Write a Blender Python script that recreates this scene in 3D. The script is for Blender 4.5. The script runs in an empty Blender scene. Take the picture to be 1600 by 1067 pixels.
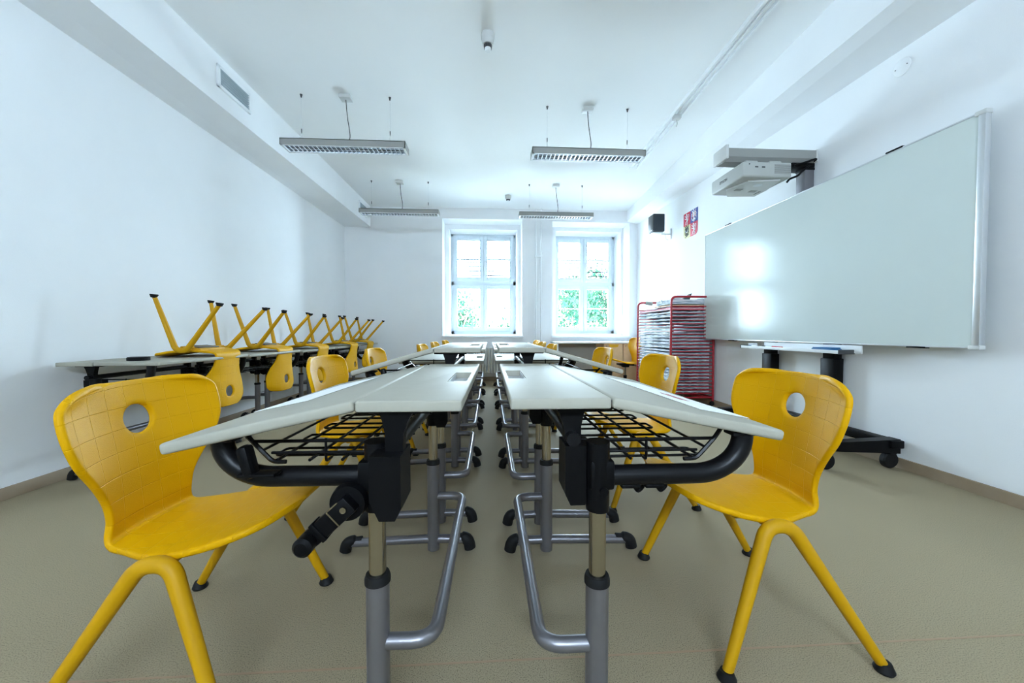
import bpy, bmesh, math, random
from mathutils import Vector, Matrix, Euler
PI = math.pi
S = bpy.context.scene
COL = S.collection

# ------------------------------------------------------------------ camera
cam_d = bpy.data.cameras.new('camera')
cam_d.sensor_width = 36.0
cam_d.lens = 13.5
cam_d.clip_start = 0.02
cam_d.clip_end = 200
cam = bpy.data.objects.new('camera', cam_d)
COL.objects.link(cam)
YAW, PITCH = math.radians(3.337), math.radians(1.480)
cam.location = (0, 0, 0.87)
cam.rotation_euler = (PI / 2 - PITCH, 0, -YAW)
S.camera = cam

# ------------------------------------------------------------------ world, light, exposure
W = bpy.data.worlds.new('daylight_sky')
S.world = W
W.use_nodes = True
_nt = W.node_tree
_nt.nodes.clear()
_o = _nt.nodes.new('ShaderNodeOutputWorld')
_b = _nt.nodes.new('ShaderNodeBackground')
_b.inputs[0].default_value = (0.72, 0.905, 1.10, 1)
_b.inputs[1].default_value = 12.0
_nt.links.new(_b.outputs[0], _o.inputs[0])
S.view_settings.view_transform = 'Standard'
S.view_settings.look = 'None'
S.view_settings.gamma = 1.0
S.view_settings.use_curve_mapping = False
S.view_settings.exposure = 2.76
S.cycles.use_denoising = True
S.cycles.max_bounces = 14
S.cycles.diffuse_bounces = 9
S.cycles.glossy_bounces = 4
S.cycles.transparent_max_bounces = 12
S.cycles.sample_clamp_indirect = 4.0
S.cycles.sample_clamp_direct = 4.0
S.cycles.filter_width = 1.1
S.cycles.caustics_reflective = False
S.cycles.caustics_refractive = False

# room measures
XL, YB, YF = -2.507, 6.852, -2.3
def XR(y): return 2.60 + 0.0125 * (y - 1.0)
ZC = 3.04
W1 = (-0.827, 0.582, 0.79, 2.857)
W2 = (1.12, 2.53, 0.79, 2.83)

def portal(name, w):
    l = bpy.data.lights.new(name, 'AREA')
    l.shape = 'RECTANGLE'
    l.size = w[1] - w[0]
    l.size_y = w[3] - w[2]
    l.energy = 1
    l.cycles.is_portal = True
    o = bpy.data.objects.new(name, l)
    o.location = ((w[0] + w[1]) / 2, YB + 0.86, (w[2] + w[3]) / 2)
    o.rotation_euler = (-PI / 2, 0, 0)
    COL.objects.link(o)
portal('window_daylight', W1)
portal('window_daylight', W2)
# unseen opening behind the camera, added to bring fill daylight into the near half
WF = (-0.8, 0.8, 2.02, 2.4)
_p = bpy.data.lights.new('added_fill_daylight', 'AREA'); _p.shape = 'RECTANGLE'; _p.size = WF[1] - WF[0]; _p.size_y = WF[3] - WF[2]; _p.energy = 1; _p.cycles.is_portal = True
_po = bpy.data.objects.new('added_fill_daylight', _p); _po.location = (0, YF - .25, (WF[2] + WF[3]) / 2); _po.rotation_euler = (PI / 2, 0, 0); COL.objects.link(_po)

# ------------------------------------------------------------------ materials
def new_mat(name):
    m = bpy.data.materials.new(name)
    m.use_nodes = True
    return m, m.node_tree, m.node_tree.nodes['Principled BSDF']

def mat(name, col, rough=0.5, metal=0.0, noise=0.0, nscale=40, bump=0.0, bscale=200, spec=0.5, coat=0.0, dist=0.002):
    m, nt, b = new_mat(name)
    b.inputs['Base Color'].default_value = (*col, 1)
    b.inputs['Roughness'].default_value = rough
    b.inputs['Metallic'].default_value = metal
    b.inputs['Specular IOR Level'].default_value = spec
    b.inputs['Coat Weight'].default_value = coat
    tc = nt.nodes.new('ShaderNodeTexCoord')
    n = nt.nodes.new('ShaderNodeTexNoise')
    n.inputs['Scale'].default_value = nscale
    n.inputs['Detail'].default_value = 3
    nt.links.new(tc.outputs['Object'], n.inputs['Vector'])
    r = nt.nodes.new('ShaderNodeMixRGB')
    r.blend_type = 'MULTIPLY'
    r.inputs[0].default_value = 1
    r.inputs[1].default_value = (*col, 1)
    mr = nt.nodes.new('ShaderNodeMapRange')
    mr.inputs['From Min'].default_value = 0.3
    mr.inputs['From Max'].default_value = 0.7
    mr.inputs['To Min'].default_value = 1 - noise
    mr.inputs['To Max'].default_value = 1 + noise
    nt.links.new(n.outputs['Fac'], mr.inputs['Value'])
    nt.links.new(mr.outputs[0], r.inputs[2])
    nt.links.new(r.outputs[0], b.inputs['Base Color'])
    if bump > 0:
        n2 = nt.nodes.new('ShaderNodeTexNoise')
        n2.inputs['Scale'].default_value = bscale
        n2.inputs['Detail'].default_value = 2
        nt.links.new(tc.outputs['Object'], n2.inputs['Vector'])
        bp = nt.nodes.new('ShaderNodeBump')
        bp.inputs['Strength'].default_value = bump
        bp.inputs['Distance'].default_value = dist
        nt.links.new(n2.outputs['Fac'], bp.inputs['Height'])
        nt.links.new(bp.outputs[0], b.inputs['Normal'])
    return m

M = {}
M['wall'] = mat('white_wall_paint', (0.81, 0.82, 0.83), 0.9, noise=0.012, nscale=3, bump=0.15, bscale=260)
M['ceiling'] = mat('white_ceiling_paint', (0.82, 0.83, 0.83), 0.92, noise=0.01, nscale=2)
M['trim'] = mat('white_gloss_trim', (0.82, 0.84, 0.85), 0.35, noise=0.01)
M['frame'] = mat('pale_window_frame_paint', (0.62, 0.68, 0.72), 0.45, noise=0.01, spec=0.25)
M['base'] = mat('tan_skirting', (0.33, 0.25, 0.17), 0.5, noise=0.05, nscale=12)
M['desk'] = mat('light_grey_desk_laminate', (0.365, 0.35, 0.29), 0.5, noise=0.015, spec=0.10, nscale=30, bump=0.05, bscale=700, dist=0.0006)
M['silver'] = mat('silver_powder_coated_steel', (0.22, 0.212, 0.23), 0.33, 0.7, noise=0.02)
M['chrome'] = mat('bright_chrome', (0.42, 0.385, 0.31), 0.14, 1.0)
M['black'] = mat('black_plastic', (0.0035, 0.0035, 0.004), 0.40, spec=0.12, bump=0.05, bscale=400)
M['blacksteel'] = mat('black_coated_steel', (0.004, 0.004, 0.005), 0.36, spec=0.22)
M['rubber'] = mat('black_rubber', (0.007, 0.007, 0.0075), 0.6, spec=0.25)
M['ylegs'] = mat('yellow_coated_steel', (0.54, 0.28, 0.0005), 0.5, noise=0.02, spec=0.25)
M['board'] = mat('whiteboard_enamel', (0.57, 0.62, 0.595), 0.15, spec=0.2, noise=0.008, nscale=3, bump=0.03, bscale=60, dist=0.0015)
M['alu'] = mat('brushed_aluminium', (0.62, 0.64, 0.66), 0.35, 0.6)
M['greyplastic'] = mat('light_grey_plastic', (0.56, 0.565, 0.55), 0.45)
M['whiteplastic'] = mat('white_plastic', (0.74, 0.76, 0.77), 0.4)
M['lampgrey'] = mat('grey_lamp_housing', (0.30, 0.30, 0.285), 0.5, spec=0.2)
M['louvre'] = mat('mirror_louvre', (0.75, 0.80, 0.86), 0.18, 0.9)
M['dark'] = mat('dark_grey_plastic', (0.05, 0.052, 0.055), 0.5)
M['navy'] = mat('dark_blue_black_speaker_case', (0.012, 0.022, 0.035), 0.45)
M['red'] = mat('red_coated_steel', (0.42, 0.016, 0.03), 0.35)
M['wire'] = mat('pale_zinc_wire', (0.60, 0.62, 0.66), 0.4, 0.3)
M['paper'] = mat('white_paper', (0.80, 0.81, 0.82), 0.8)
M['pink'] = mat('pink_paper', (0.70, 0.30, 0.35), 0.8)
M['orange'] = mat('pale_orange_card', (0.72, 0.50, 0.32), 0.8)
M['blue'] = mat('blue_foam', (0.02, 0.12, 0.28), 0.6)
M['redp'] = mat('red_plastic', (0.45, 0.02, 0.03), 0.4)
M['radiator'] = mat('radiator_enamel', (0.66, 0.66, 0.62), 0.4)
M['birch'] = mat('birch_laminate', (0.62, 0.43, 0.24), 0.45, noise=0.04, nscale=20)
M['beige'] = mat('beige_panel', (0.40, 0.385, 0.34), 0.5)
M['yhandle'] = mat('yellow_plastic', (0.70, 0.42, 0.01), 0.4)
M['czred'] = mat('crest_red', (0.55, 0.02, 0.06), 0.6)
M['czblue'] = mat('crest_blue', (0.03, 0.06, 0.28), 0.6)
M['czgold'] = mat('crest_gold', (0.62, 0.55, 0.28), 0.6)
M['czwhite'] = mat('crest_white', (0.78, 0.80, 0.82), 0.6)
M['czdark'] = mat('crest_black', (0.02, 0.04, 0.04), 0.6)
M['bark'] = mat('tree_bark', (0.10, 0.07, 0.05), 0.9, noise=0.2)
M['ventslat'] = mat('grey_vent_slat', (0.42, 0.49, 0.52), 0.5)
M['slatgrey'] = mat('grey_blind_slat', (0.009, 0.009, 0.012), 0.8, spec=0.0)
M['ventdark'] = mat('vent_shadow_grey', (0.04, 0.055, 0.06), 0.7)

# yellow moulded shell: leather grain and raised check lines running in the shell's own UV (metres)
def make_yellow():
    m, nt, b = new_mat('yellow_moulded_plastic')
    N, L = nt.nodes, nt.links
    b.inputs['Base Color'].default_value = (0.66, 0.335, 0.0, 1)
    b.inputs['Roughness'].default_value = 0.42
    b.inputs['Specular IOR Level'].default_value = 0.12
    uv = N.new('ShaderNodeUVMap'); uv.uv_map = 'UVMap'
    sp = N.new('ShaderNodeSeparateXYZ'); L.new(uv.outputs[0], sp.inputs[0])
    def lines(out, period, off):
        a = N.new('ShaderNodeMath'); a.operation = 'ADD'; a.inputs[1].default_value = off; L.new(out, a.inputs[0])
        d = N.new('ShaderNodeMath'); d.operation = 'DIVIDE'; d.inputs[1].default_value = period; L.new(a.outputs[0], d.inputs[0])
        f = N.new('ShaderNodeMath'); f.operation = 'FRACT'; L.new(d.outputs[0], f.inputs[0])
        s = N.new('ShaderNodeMath'); s.operation = 'SUBTRACT'; s.inputs[1].default_value = 0.5; L.new(f.outputs[0], s.inputs[0])
        ab = N.new('ShaderNodeMath'); ab.operation = 'ABSOLUTE'; L.new(s.outputs[0], ab.inputs[0])
        mr = N.new('ShaderNodeMapRange'); mr.interpolation_type = 'SMOOTHSTEP'
        mr.inputs['From Min'].default_value = 0.0; mr.inputs['From Max'].default_value = 0.0014 / period
        mr.inputs['To Min'].default_value = 1; mr.inputs['To Max'].default_value = 0
        L.new(ab.outputs[0], mr.inputs['Value'])
        return mr.outputs[0]
    lx = lines(sp.outputs[0], 0.058, 11.6)
    ly = lines(sp.outputs[1], 0.054, 10.8 + 0.012)
    mx = N.new('ShaderNodeMath'); mx.operation = 'MAXIMUM'; L.new(lx, mx.inputs[0]); L.new(ly, mx.inputs[1])
    tc = N.new('ShaderNodeTexCoord')
    n = N.new('ShaderNodeTexNoise'); n.inputs['Scale'].default_value = 520; n.inputs['Detail'].default_value = 1
    L.new(tc.outputs['Object'], n.inputs['Vector'])
    b1 = N.new('ShaderNodeBump'); b1.inputs['Strength'].default_value = 0.28; b1.inputs['Distance'].default_value = 0.0012
    L.new(n.outputs['Fac'], b1.inputs['Height'])
    b2 = N.new('ShaderNodeBump'); b2.invert = True; b2.inputs['Strength'].default_value = 0.55; b2.inputs['Distance'].default_value = 0.0012
    L.new(mx.outputs[0], b2.inputs['Height']); L.new(b1.outputs[0], b2.inputs['Normal'])
    L.new(b2.outputs[0], b.inputs['Normal'])
    rr = N.new('ShaderNodeMapRange'); rr.inputs['To Min'].default_value = 0.48; rr.inputs['To Max'].default_value = 0.28
    L.new(mx.outputs[0], rr.inputs['Value']); L.new(rr.outputs[0], b.inputs['Roughness'])
    return m
M['shell'] = make_yellow()

def make_floor():
    m, nt, b = new_mat('speckled_beige_linoleum')
    N, L = nt.nodes, nt.links
    tc = N.new('ShaderNodeTexCoord')
    n = N.new('ShaderNodeTexNoise'); n.inputs['Scale'].default_value = 330; n.inputs['Detail'].default_value = 2
    L.new(tc.outputs['Object'], n.inputs['Vector'])
    r = N.new('ShaderNodeValToRGB')
    e = r.color_ramp.elements
    e[0].position = 0.30; e[0].color = (0.15, 0.118, 0.075, 1)
    e[1].position = 0.62; e[1].color = (0.365, 0.30, 0.195, 1)
    k = e.new(0.44); k.color = (0.30, 0.245, 0.158, 1)
    L.new(n.outputs['Fac'], r.inputs[0])
    n2 = N.new('ShaderNodeTexNoise'); n2.inputs['Scale'].default_value = 1.3
    L.new(tc.outputs['Object'], n2.inputs['Vector'])
    mr = N.new('ShaderNodeMapRange'); mr.inputs['To Min'].default_value = 0.92; mr.inputs['To Max'].default_value = 1.08
    L.new(n2.outputs['Fac'], mr.inputs['Value'])
    mu = N.new('ShaderNodeMixRGB'); mu.blend_type = 'MULTIPLY'; mu.inputs[0].default_value = 1
    L.new(r.outputs[0], mu.inputs[1]); L.new(mr.outputs[0], mu.inputs[2])
    L.new(mu.outputs[0], b.inputs['Base Color'])
    b.inputs['Roughness'].default_value = 0.68
    b.inputs['Specular IOR Level'].default_value = 0.08
    bp = N.new('ShaderNodeBump'); bp.inputs['Strength'].default_value = 0.015; bp.inputs['Distance'].default_value = 0.0004
    L.new(n.outputs['Fac'], bp.inputs['Height']); L.new(bp.outputs[0], b.inputs['Normal'])
    return m
M['floor'] = make_floor()
M['seam'] = mat('floor_weld_seam', (0.34, 0.22, 0.13), 0.5)

def make_glass():
    m = bpy.data.materials.new('window_glass'); m.use_nodes = True
    nt = m.node_tree; nt.nodes.clear()
    o = nt.nodes.new('ShaderNodeOutputMaterial'); t = nt.nodes.new('ShaderNodeBsdfTransparent')
    t.inputs[0].default_value = (0.95, 0.98, 0.97, 1)
    g = nt.nodes.new('ShaderNodeBsdfGlossy'); g.inputs['Roughness'].default_value = 0.02
    mx = nt.nodes.new('ShaderNodeMixShader'); f = nt.nodes.new('ShaderNodeFresnel'); f.inputs[0].default_value = 1.3
    nt.links.new(f.outputs[0], mx.inputs[0]); nt.links.new(t.outputs[0], mx.inputs[1]); nt.links.new(g.outputs[0], mx.inputs[2])
    nt.links.new(mx.outputs[0], o.inputs[0])
    return m
M['glass'] = make_glass()

def make_leaf():
    m, nt, b = new_mat('leaf_green')
    N, L = nt.nodes, nt.links
    tc = N.new('ShaderNodeTexCoord'); n = N.new('ShaderNodeTexNoise'); n.inputs['Scale'].default_value = 2.2
    L.new(tc.outputs['Object'], n.inputs['Vector'])
    r = N.new('ShaderNodeValToRGB')
    r.color_ramp.elements[0].position = 0.35; r.color_ramp.elements[0].color = (0.006, 0.021, 0.014, 1)
    r.color_ramp.elements[1].position = 0.65; r.color_ramp.elements[1].color = (0.022, 0.045, 0.024, 1)
    L.new(n.outputs['Fac'], r.inputs[0]); L.new(r.outputs[0], b.inputs['Base Color'])
    b.inputs['Roughness'].default_value = 0.9
    b.inputs['Specular IOR Level'].default_value = 0.0
    return m
M['leaf'] = make_leaf()

def make_papers():
    # edges of many painted sheets: thin horizontal layers of white, grey and blue
    m, nt, b = new_mat('stack_of_painted_paper')
    N, L = nt.nodes, nt.links
    tc = N.new('ShaderNodeTexCoord'); mp = N.new('ShaderNodeMapping'); mp.inputs['Scale'].default_value = (7, 7, 260)
    L.new(tc.outputs['Object'], mp.inputs[0])
    n = N.new('ShaderNodeTexNoise'); n.inputs['Scale'].default_value = 1.0; n.inputs['Detail'].default_value = 3
    L.new(mp.outputs[0], n.inputs['Vector'])
    r = N.new('ShaderNodeValToRGB'); e = r.color_ramp.elements
    e[0].position = 0.33; e[0].color = (0.06, 0.10, 0.16, 1)
    e[1].position = 0.52; e[1].color = (0.72, 0.75, 0.78, 1)
    k = e.new(0.42); k.color = (0.25, 0.36, 0.44, 1)
    L.new(n.outputs['Fac'], r.inputs[0]); L.new(r.outputs[0], b.inputs['Base Color'])
    b.inputs['Roughness'].default_value = 0.85
    return m
M['papers'] = make_papers()

# ------------------------------------------------------------------ mesh helpers
def link(o, parent=None):
    COL.objects.link(o)
    if parent: o.parent = parent
    return o

class MB:
    def __init__(s): s.bm = bmesh.new()
    def box(s, x0, x1, y0, y1, z0, z1, bev=0.0, seg=2, mtx=None):
        g = bmesh.ops.create_cube(s.bm, size=1)
        vs = g['verts']
        for v in vs:
            v.co = Vector(((x0 + x1) / 2 + v.co.x * (x1 - x0), (y0 + y1) / 2 + v.co.y * (y1 - y0), (z0 + z1) / 2 + v.co.z * (z1 - z0)))
        if bev > 0:
            es = list({e for v in vs for e in v.link_edges})
            r = bmesh.ops.bevel(s.bm, geom=es, offset=bev, segments=seg, profile=0.5, affect='EDGES')
            vs = list({v for f in r['faces'] for v in f.verts} | {v for v in vs if v.is_valid})
        if mtx is not None:
            for v in vs: v.co = mtx @ v.co
        return s
    def tube(s, pts, r, seg=14, cap=True, ry=None, radii=None):
        pts = [Vector(p) for p in pts]
        n = len(pts)
        tans = []
        for i in range(n):
            a = pts[max(i - 1, 0)]; b = pts[min(i + 1, n - 1)]
            tans.append((b - a).normalized())
        t0 = tans[0]
        up = Vector((0, 0, 1)) if abs(t0.z) < 0.9 else Vector((1, 0, 0))
        u = t0.cross(up).normalized()
        rings = []
        for i in range(n):
            t = tans[i]
            u = (u - t * u.dot(t)).normalized()
            v = t.cross(u).normalized()
            rr = radii[i] if radii else r
            rv = rr * (ry / r) if ry else rr
            rings.append([s.bm.verts.new(pts[i] + u * (rr * math.cos(2 * PI * k / seg)) + v * (rv * math.sin(2 * PI * k / seg))) for k in range(seg)])
        for i in range(n - 1):
            for k in range(seg):
                s.bm.faces.new((rings[i][k], rings[i][(k + 1) % seg], rings[i + 1][(k + 1) % seg], rings[i + 1][k]))
        if cap:
            s.bm.faces.new(rings[0][::-1]); s.bm.faces.new(rings[-1])
        return s
    def cyl(s, a, b, r, seg=20, ry=None): return s.tube([a, b], r, seg, True, ry)
    def prism(s, poly, h0, h1, axis='z'):
        def P(p, h):
            if axis == 'z': return Vector((p[0], p[1], h))
            if axis == 'y': return Vector((p[0], h, p[1]))
            return Vector((h, p[0], p[1]))
        a = [s.bm.verts.new(P(p, h0)) for p in poly]; b = [s.bm.verts.new(P(p, h1)) for p in poly]
        n = len(poly)
        s.bm.faces.new(a[::-1]); s.bm.faces.new(b)
        for i in range(n): s.bm.faces.new((a[i], a[(i + 1) % n], b[(i + 1) % n], b[i]))
        return s
    def quad(s, *p):
        s.bm.faces.new([s.bm.verts.new(Vector(q)) for q in p]); return s
    def lathe(s, prof, seg=24, mtx=None):
        rings = []
        for (r, z) in prof:
            rings.append([s.bm.verts.new(Vector((max(r, 1e-5) * math.cos(2 * PI * k / seg), max(r, 1e-5) * math.sin(2 * PI * k / seg), z))) for k in range(seg)])
        for i in range(len(rings) - 1):
            for k in range(seg):
                s.bm.faces.new((rings[i][k], rings[i][(k + 1) % seg], rings[i + 1][(k + 1) % seg], rings[i + 1][k]))
        s.bm.faces.new(rings[0][::-1]); s.bm.faces.new(rings[-1])
        if mtx is not None:
            for rg in rings:
                for v in rg: v.co = mtx @ v.co
        return s
    def build(s, name, m, parent=None, smooth=True, angle=35, loc=None):
        bmesh.ops.recalc_face_normals(s.bm, faces=s.bm.faces)
        me = bpy.data.meshes.new(name)
        s.bm.to_mesh(me); s.bm.free()
        me.materials.append(m)
        if smooth:
            for p in me.polygons: p.use_smooth = True
            me.set_sharp_from_angle(angle=math.radians(angle))
        o = bpy.data.objects.new(name, me)
        link(o, parent)
        if loc: o.location = loc
        return o

def cut(o, cutter):
    md = o.modifiers.new('cut', 'BOOLEAN'); md.operation = 'DIFFERENCE'; md.object = cutter; md.solver = 'EXACT'
    bpy.context.view_layer.update()
    dg = bpy.context.evaluated_depsgraph_get()
    me = bpy.data.meshes.new_from_object(o.evaluated_get(dg))
    o.modifiers.clear(); o.data = me
    bpy.data.objects.remove(cutter)

def thing(name, label, cat, loc=(0, 0, 0), rz=0, group=None):
    o = bpy.data.objects.new(name, None)
    o.empty_display_size = 0.1
    link(o)
    o.location = loc; o.rotation_euler = (0, 0, rz)
    tag(o, label, cat, group)
    return o
def tag(o, label=None, cat=None, group=None, kind=None):
    if label: o['label'] = label
    if cat: o['category'] = cat
    if group: o['group'] = group
    if kind: o['kind'] = kind
    return o
def struct(o): o['kind'] = 'structure'; return o
def dup(o, parent=None):
    c = o.copy(); COL.objects.link(c); c.parent = parent
    for ch in list(o.children): dup(ch, c)
    return c
def arc(c, r, a0, a1, n, plane='xz'):
    out = []
    for i in range(n + 1):
        a = math.radians(a0 + (a1 - a0) * i / n)
        p, q = c[0] + r * math.cos(a), c[1] + r * math.sin(a)
        out.append((p, q))
    return out
def smooth_path(pts, n=8):
    # Catmull-Rom through the points
    P = [Vector(p) for p in pts]; P = [P[0] * 2 - P[1]] + P + [P[-1] * 2 - P[-2]]
    out = []
    for i in range(1, len(P) - 2):
        for k in range(n):
            t = k / n
            a, b, c, d = P[i - 1], P[i], P[i + 1], P[i + 2]
            out.append(0.5 * ((2 * b) + (c - a) * t + (2 * a - 5 * b + 4 * c - d) * t * t + (3 * b - a - 3 * c + d) * t ** 3))
    out.append(P[-2]); return out
def round_path(pts, rad, n=7):
    # polyline with rounded corners
    P = [Vector(p) for p in pts]; out = [P[0]]
    if not isinstance(rad, (list, tuple)): rad = [rad] * (len(P) - 2)
    for i in range(1, len(P) - 1):
        a = (P[i - 1] - P[i]); b = (P[i + 1] - P[i])
        r = min(rad[i - 1], a.length * 0.49, b.length * 0.49)
        p0 = P[i] + a.normalized() * r; p1 = P[i] + b.normalized() * r
        for k in range(n + 1):
            t = k / n
            out.append(p0 * (1 - t) ** 2 + P[i] * 2 * t * (1 - t) + p1 * t * t)
    out.append(P[-1]); return out

# ------------------------------------------------------------------ room shell
xr0, xr1 = XR(YF), XR(YB)
WT = 0.80
struct(MB().quad((XL - .3, YF - .3, 0), (3.1, YF - .3, 0), (3.1, YB + WT, 0), (XL - .3, YB + WT, 0)).box(XL - .3, 3.1, YF - .3, YB + WT, -0.2, -0.001).build('floor', M['floor'], smooth=False))
struct(MB().box(XL - .3, 3.1, YF - .3, YB + WT, ZC, ZC + 0.2).build('ceiling', M['ceiling'], smooth=False))
struct(MB().box(XL - 0.2, XL, YF, YB + WT, 0, ZC).build('wall_left', M['wall'], smooth=False))
struct(MB().prism([(xr0, YF), (xr1, YB), (XR(YB + WT), YB + WT), (xr1 + .3, YB + WT), (xr0 + .3, YF)], 0, ZC).build('wall_right', M['wall'], smooth=False))
b = MB()
for (x0, x1, z0, z1) in ((XL - .2, WF[0], 0, ZC), (WF[1], 3.0, 0, ZC), (WF[0], WF[1], 0, WF[2]), (WF[0], WF[1], WF[3], ZC)):
    b.box(x0, x1, YF - .2, YF, z0, z1)
struct(b.build('wall_front', M['wall'], smooth=False))  # the opening in this wall is added to let fill daylight in
b = MB()
for (x0, x1, z0, z1) in ((XL, W1[0], 0, ZC), (W1[1], W2[0], 0, ZC), (W2[1], xr1 + .02, 0, ZC),
                         (W1[0], W1[1], 0, W1[2]), (W1[0], W1[1], W1[3], ZC), (W2[0], W2[1], 0, W2[2]), (W2[0], W2[1], W2[3], ZC)):
    b.box(x0, x1, YB, YB + WT, z0, z1)
struct(b.build('wall_back', M['wall'], smooth=False))
# dropped beams along the side walls
def beam(name, inner0, inner1, z0, z1, left):
    bm_ = MB(); y0, y1 = YF, YB
    ix0 = inner0 + (inner1 - inner0) * (y0 - 2) / (YB - 2)
    iz0 = z0 + (z1 - z0) * (y0 - 2) / (YB - 2)
    ox0, ox1 = (XL, XL) if left else (xr0, xr1)
    A = [(ix0, y0, iz0), (ox0, y0, iz0 - (0.02 if left else 0.05)), (ox0, y0, ZC), (ix0, y0, ZC)]
    B = [(inner1, y1, z1), (ox1, y1, z1 - (0.0 if left else 0.05)), (ox1, y1, ZC), (inner1, y1, ZC)]
    va = [bm_.bm.verts.new(p) for p in A]; vb = [bm_.bm.verts.new(p) for p in B]
    bm_.bm.faces.new(va); bm_.bm.faces.new(vb[::-1])
    for i in range(4): bm_.bm.faces.new((va[i], va[(i + 1) % 4], vb[(i + 1) % 4], vb[i]))
    return struct(bm_.build(name, M['wall'], smooth=False))
beam('trim_1', -2.14, -2.06, 2.640, 2.685, True)
beam('trim_2', 2.24, 2.475, 2.70, 2.855, False)
# skirting
struct(MB().box(XL, XL + 0.012, YF, YB, 0, 0.065, .003).build('baseboard_left', M['base']))
struct(MB().prism([(xr0 - .012, YF), (xr1 - .012, YB), (xr1 + .01, YB), (xr0 + .01, YF)], 0, 0.065).build('baseboard_right', M['base'], smooth=False))
struct(MB().box(XL, xr1, YB - 0.012, YB, 0, 0.065).build('baseboard_back', M['base'], smooth=False))
struct(MB().box(XL, xr1, 0.990, 0.996, 0.0, 0.0008).build('trim_3', M['seam'], smooth=False))
# curtain rail fixed to the ceiling beside the right beam
t = thing('curtain_rail', 'white double curtain rail fixed under the ceiling beside the right beam', 'curtain rail', (1.85, 3, ZC))
def railpt(y): return 1.86 + (y - 3.7) * 0.022 - 1.85
b = MB()
for dx, w, h in ((-0.045, .018, .035), (0.0, .012, .03), (0.045, .018, .035)):
    y0, y1 = YF + 0.1, 5.0
    b.prism([(railpt(y0) + dx - w / 2, y0 - 3), (railpt(y0) + dx + w / 2, y0 - 3), (railpt(y1) + dx + w / 2, y1 - 3), (railpt(y1) + dx - w / 2, y1 - 3)], -h, 0)
b.prism([(railpt(y0) - .05, y0 - 3), (railpt(y0) + .05, y0 - 3), (railpt(y1) + .05, y1 - 3), (railpt(y1) - .05, y1 - 3)], -0.012, 0)
b.build('rail', M['trim'], t, smooth=False)
b = MB(); b.box(-.035, .035, .72, .78, -.075, -.035, .006); b.tube(smooth_path([(0, .75, -.075), (.01, .76, -.11), (-.005, .75, -.14)]), .004, 6)
b.build('cord_guide', M['greyplastic'], t)

# windows
def window(idx, w, fx0, fx1, fz0, fz1):
    root = bpy.data.objects.new('window_%d' % idx, None); link(root); struct(root)
    yf = YB + 0.75
    root.location = ((fx0 + fx1) / 2, yf, fz0)
    cx = root.location.x; z0 = fz0
    def L(x): return x - cx
    # second, narrower step of the masonry opening
    b = MB(); d0 = -(yf - (YB + .365))
    for (a0, a1, c0, c1) in ((w[0], fx0, fz0, fz1), (fx1, w[1], fz0, fz1), (w[0], w[1], fz1, w[3]), (w[0], w[1], w[2], fz0)):
        if a1 - a0 > 0.004 and c1 - c0 > 0.004:
            b.box(L(a0), L(a1), d0, 0.05, c0 - z0, c1 - z0)
    b.build('reveal', M['wall'], root, smooth=False)
    b = MB(); b.box(L(w[0]) - .02, L(w[1]) + .02, -(yf - YB) - .05, d0, w[2] - z0 - 0.03, w[2] - z0 + 0.006, .004)
    b.build('window_sill', M['trim'], root)
    W_ = fx1 - fx0; H_ = fz1 - fz0; hw = W_ / 2
    F = 0.045
    b = MB()
    b.box(-hw, -hw + F, 0, .07, 0, H_); b.box(hw - F, hw, 0, .07, 0, H_)
    b.box(-hw, hw, 0, .07, 0, F + .01); b.box(-hw, hw, 0, .07, H_ - F, H_)
    zm = H_ * 0.511
    b.box(-hw, hw, 0, .07, zm - .035, zm + .035); b.box(-.02, .02, .03, .07, 0, H_)
    b.build('window_frame', M['frame'], root, smooth=False)
    for (s0, s1) in ((-hw + F, -0.002), (0.002, hw - F)):
        for (u0, u1) in ((F + .01, zm - .035), (zm + .035, H_ - F)):
            sf = 0.072
            b = MB()
            b.box(s0, s0 + sf, -.018, .05, u0, u1, .004); b.box(s1 - sf, s1, -.018, .05, u0, u1, .004)
            b.box(s0 + sf, s1 - sf, -.018, .05, u0, u0 + sf + .01, .004); b.box(s0 + sf, s1 - sf, -.018, .05, u1 - sf, u1, .004)
            mid = (u0 + u1) / 2
            b.box(s0 + sf, s1 - sf, -.004, .045, mid - .011, mid + .011)
            sash = b.build('sash', M['frame'], root)
            MB().box(s0 + sf - .004, s1 - sf + .004, .014, .022, u0 + sf, u1 - sf).build('pane', M['glass'], sash, smooth=False)
            if s0 > 0:
                b = MB(); hz = u0 + (u1 - u0) * (0.42)
                b.box(s0 + .02, s0 + .042, -.03, -.018, hz - .03, hz + .03, .003); b.cyl((s0 + .031, -.03, hz), (s0 + .031, -.055, hz), .006)
                b.box(s0 + .022, s0 + .04, -.062, -.05, hz - .11, hz + .01, .004)
                b.build('window_handle', M['alu'], sash)
    # outside venetian blind, let down over the upper lights
    bl = thing('venetian_blind', 'pale outside slatted blind lowered behind the upper panes of the %s window' % ('left' if idx == 1 else 'right'), 'blind', (cx, yf + 0.16, fz1))
    n = 11
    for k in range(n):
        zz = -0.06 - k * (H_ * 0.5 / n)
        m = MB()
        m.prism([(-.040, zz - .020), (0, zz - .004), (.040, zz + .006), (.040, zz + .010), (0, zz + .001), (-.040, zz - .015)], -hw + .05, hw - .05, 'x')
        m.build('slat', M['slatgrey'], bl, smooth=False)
    m = MB()
    for xx in (-hw * .62, -hw * .2, hw * .3, hw * .7): m.cyl((xx, 0, -H_ * .5), (xx, 0, 0), .0015, 6)
    m.build('ladder_cord', M['greyplastic'], bl)
    MB().box(-hw + .05, hw - .05, -.092, .03, -.03, 0.01).build('head_box', M['whiteplastic'], bl, smooth=False)
window(1, W1, -0.745, 0.515, 0.82, 2.768)
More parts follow.
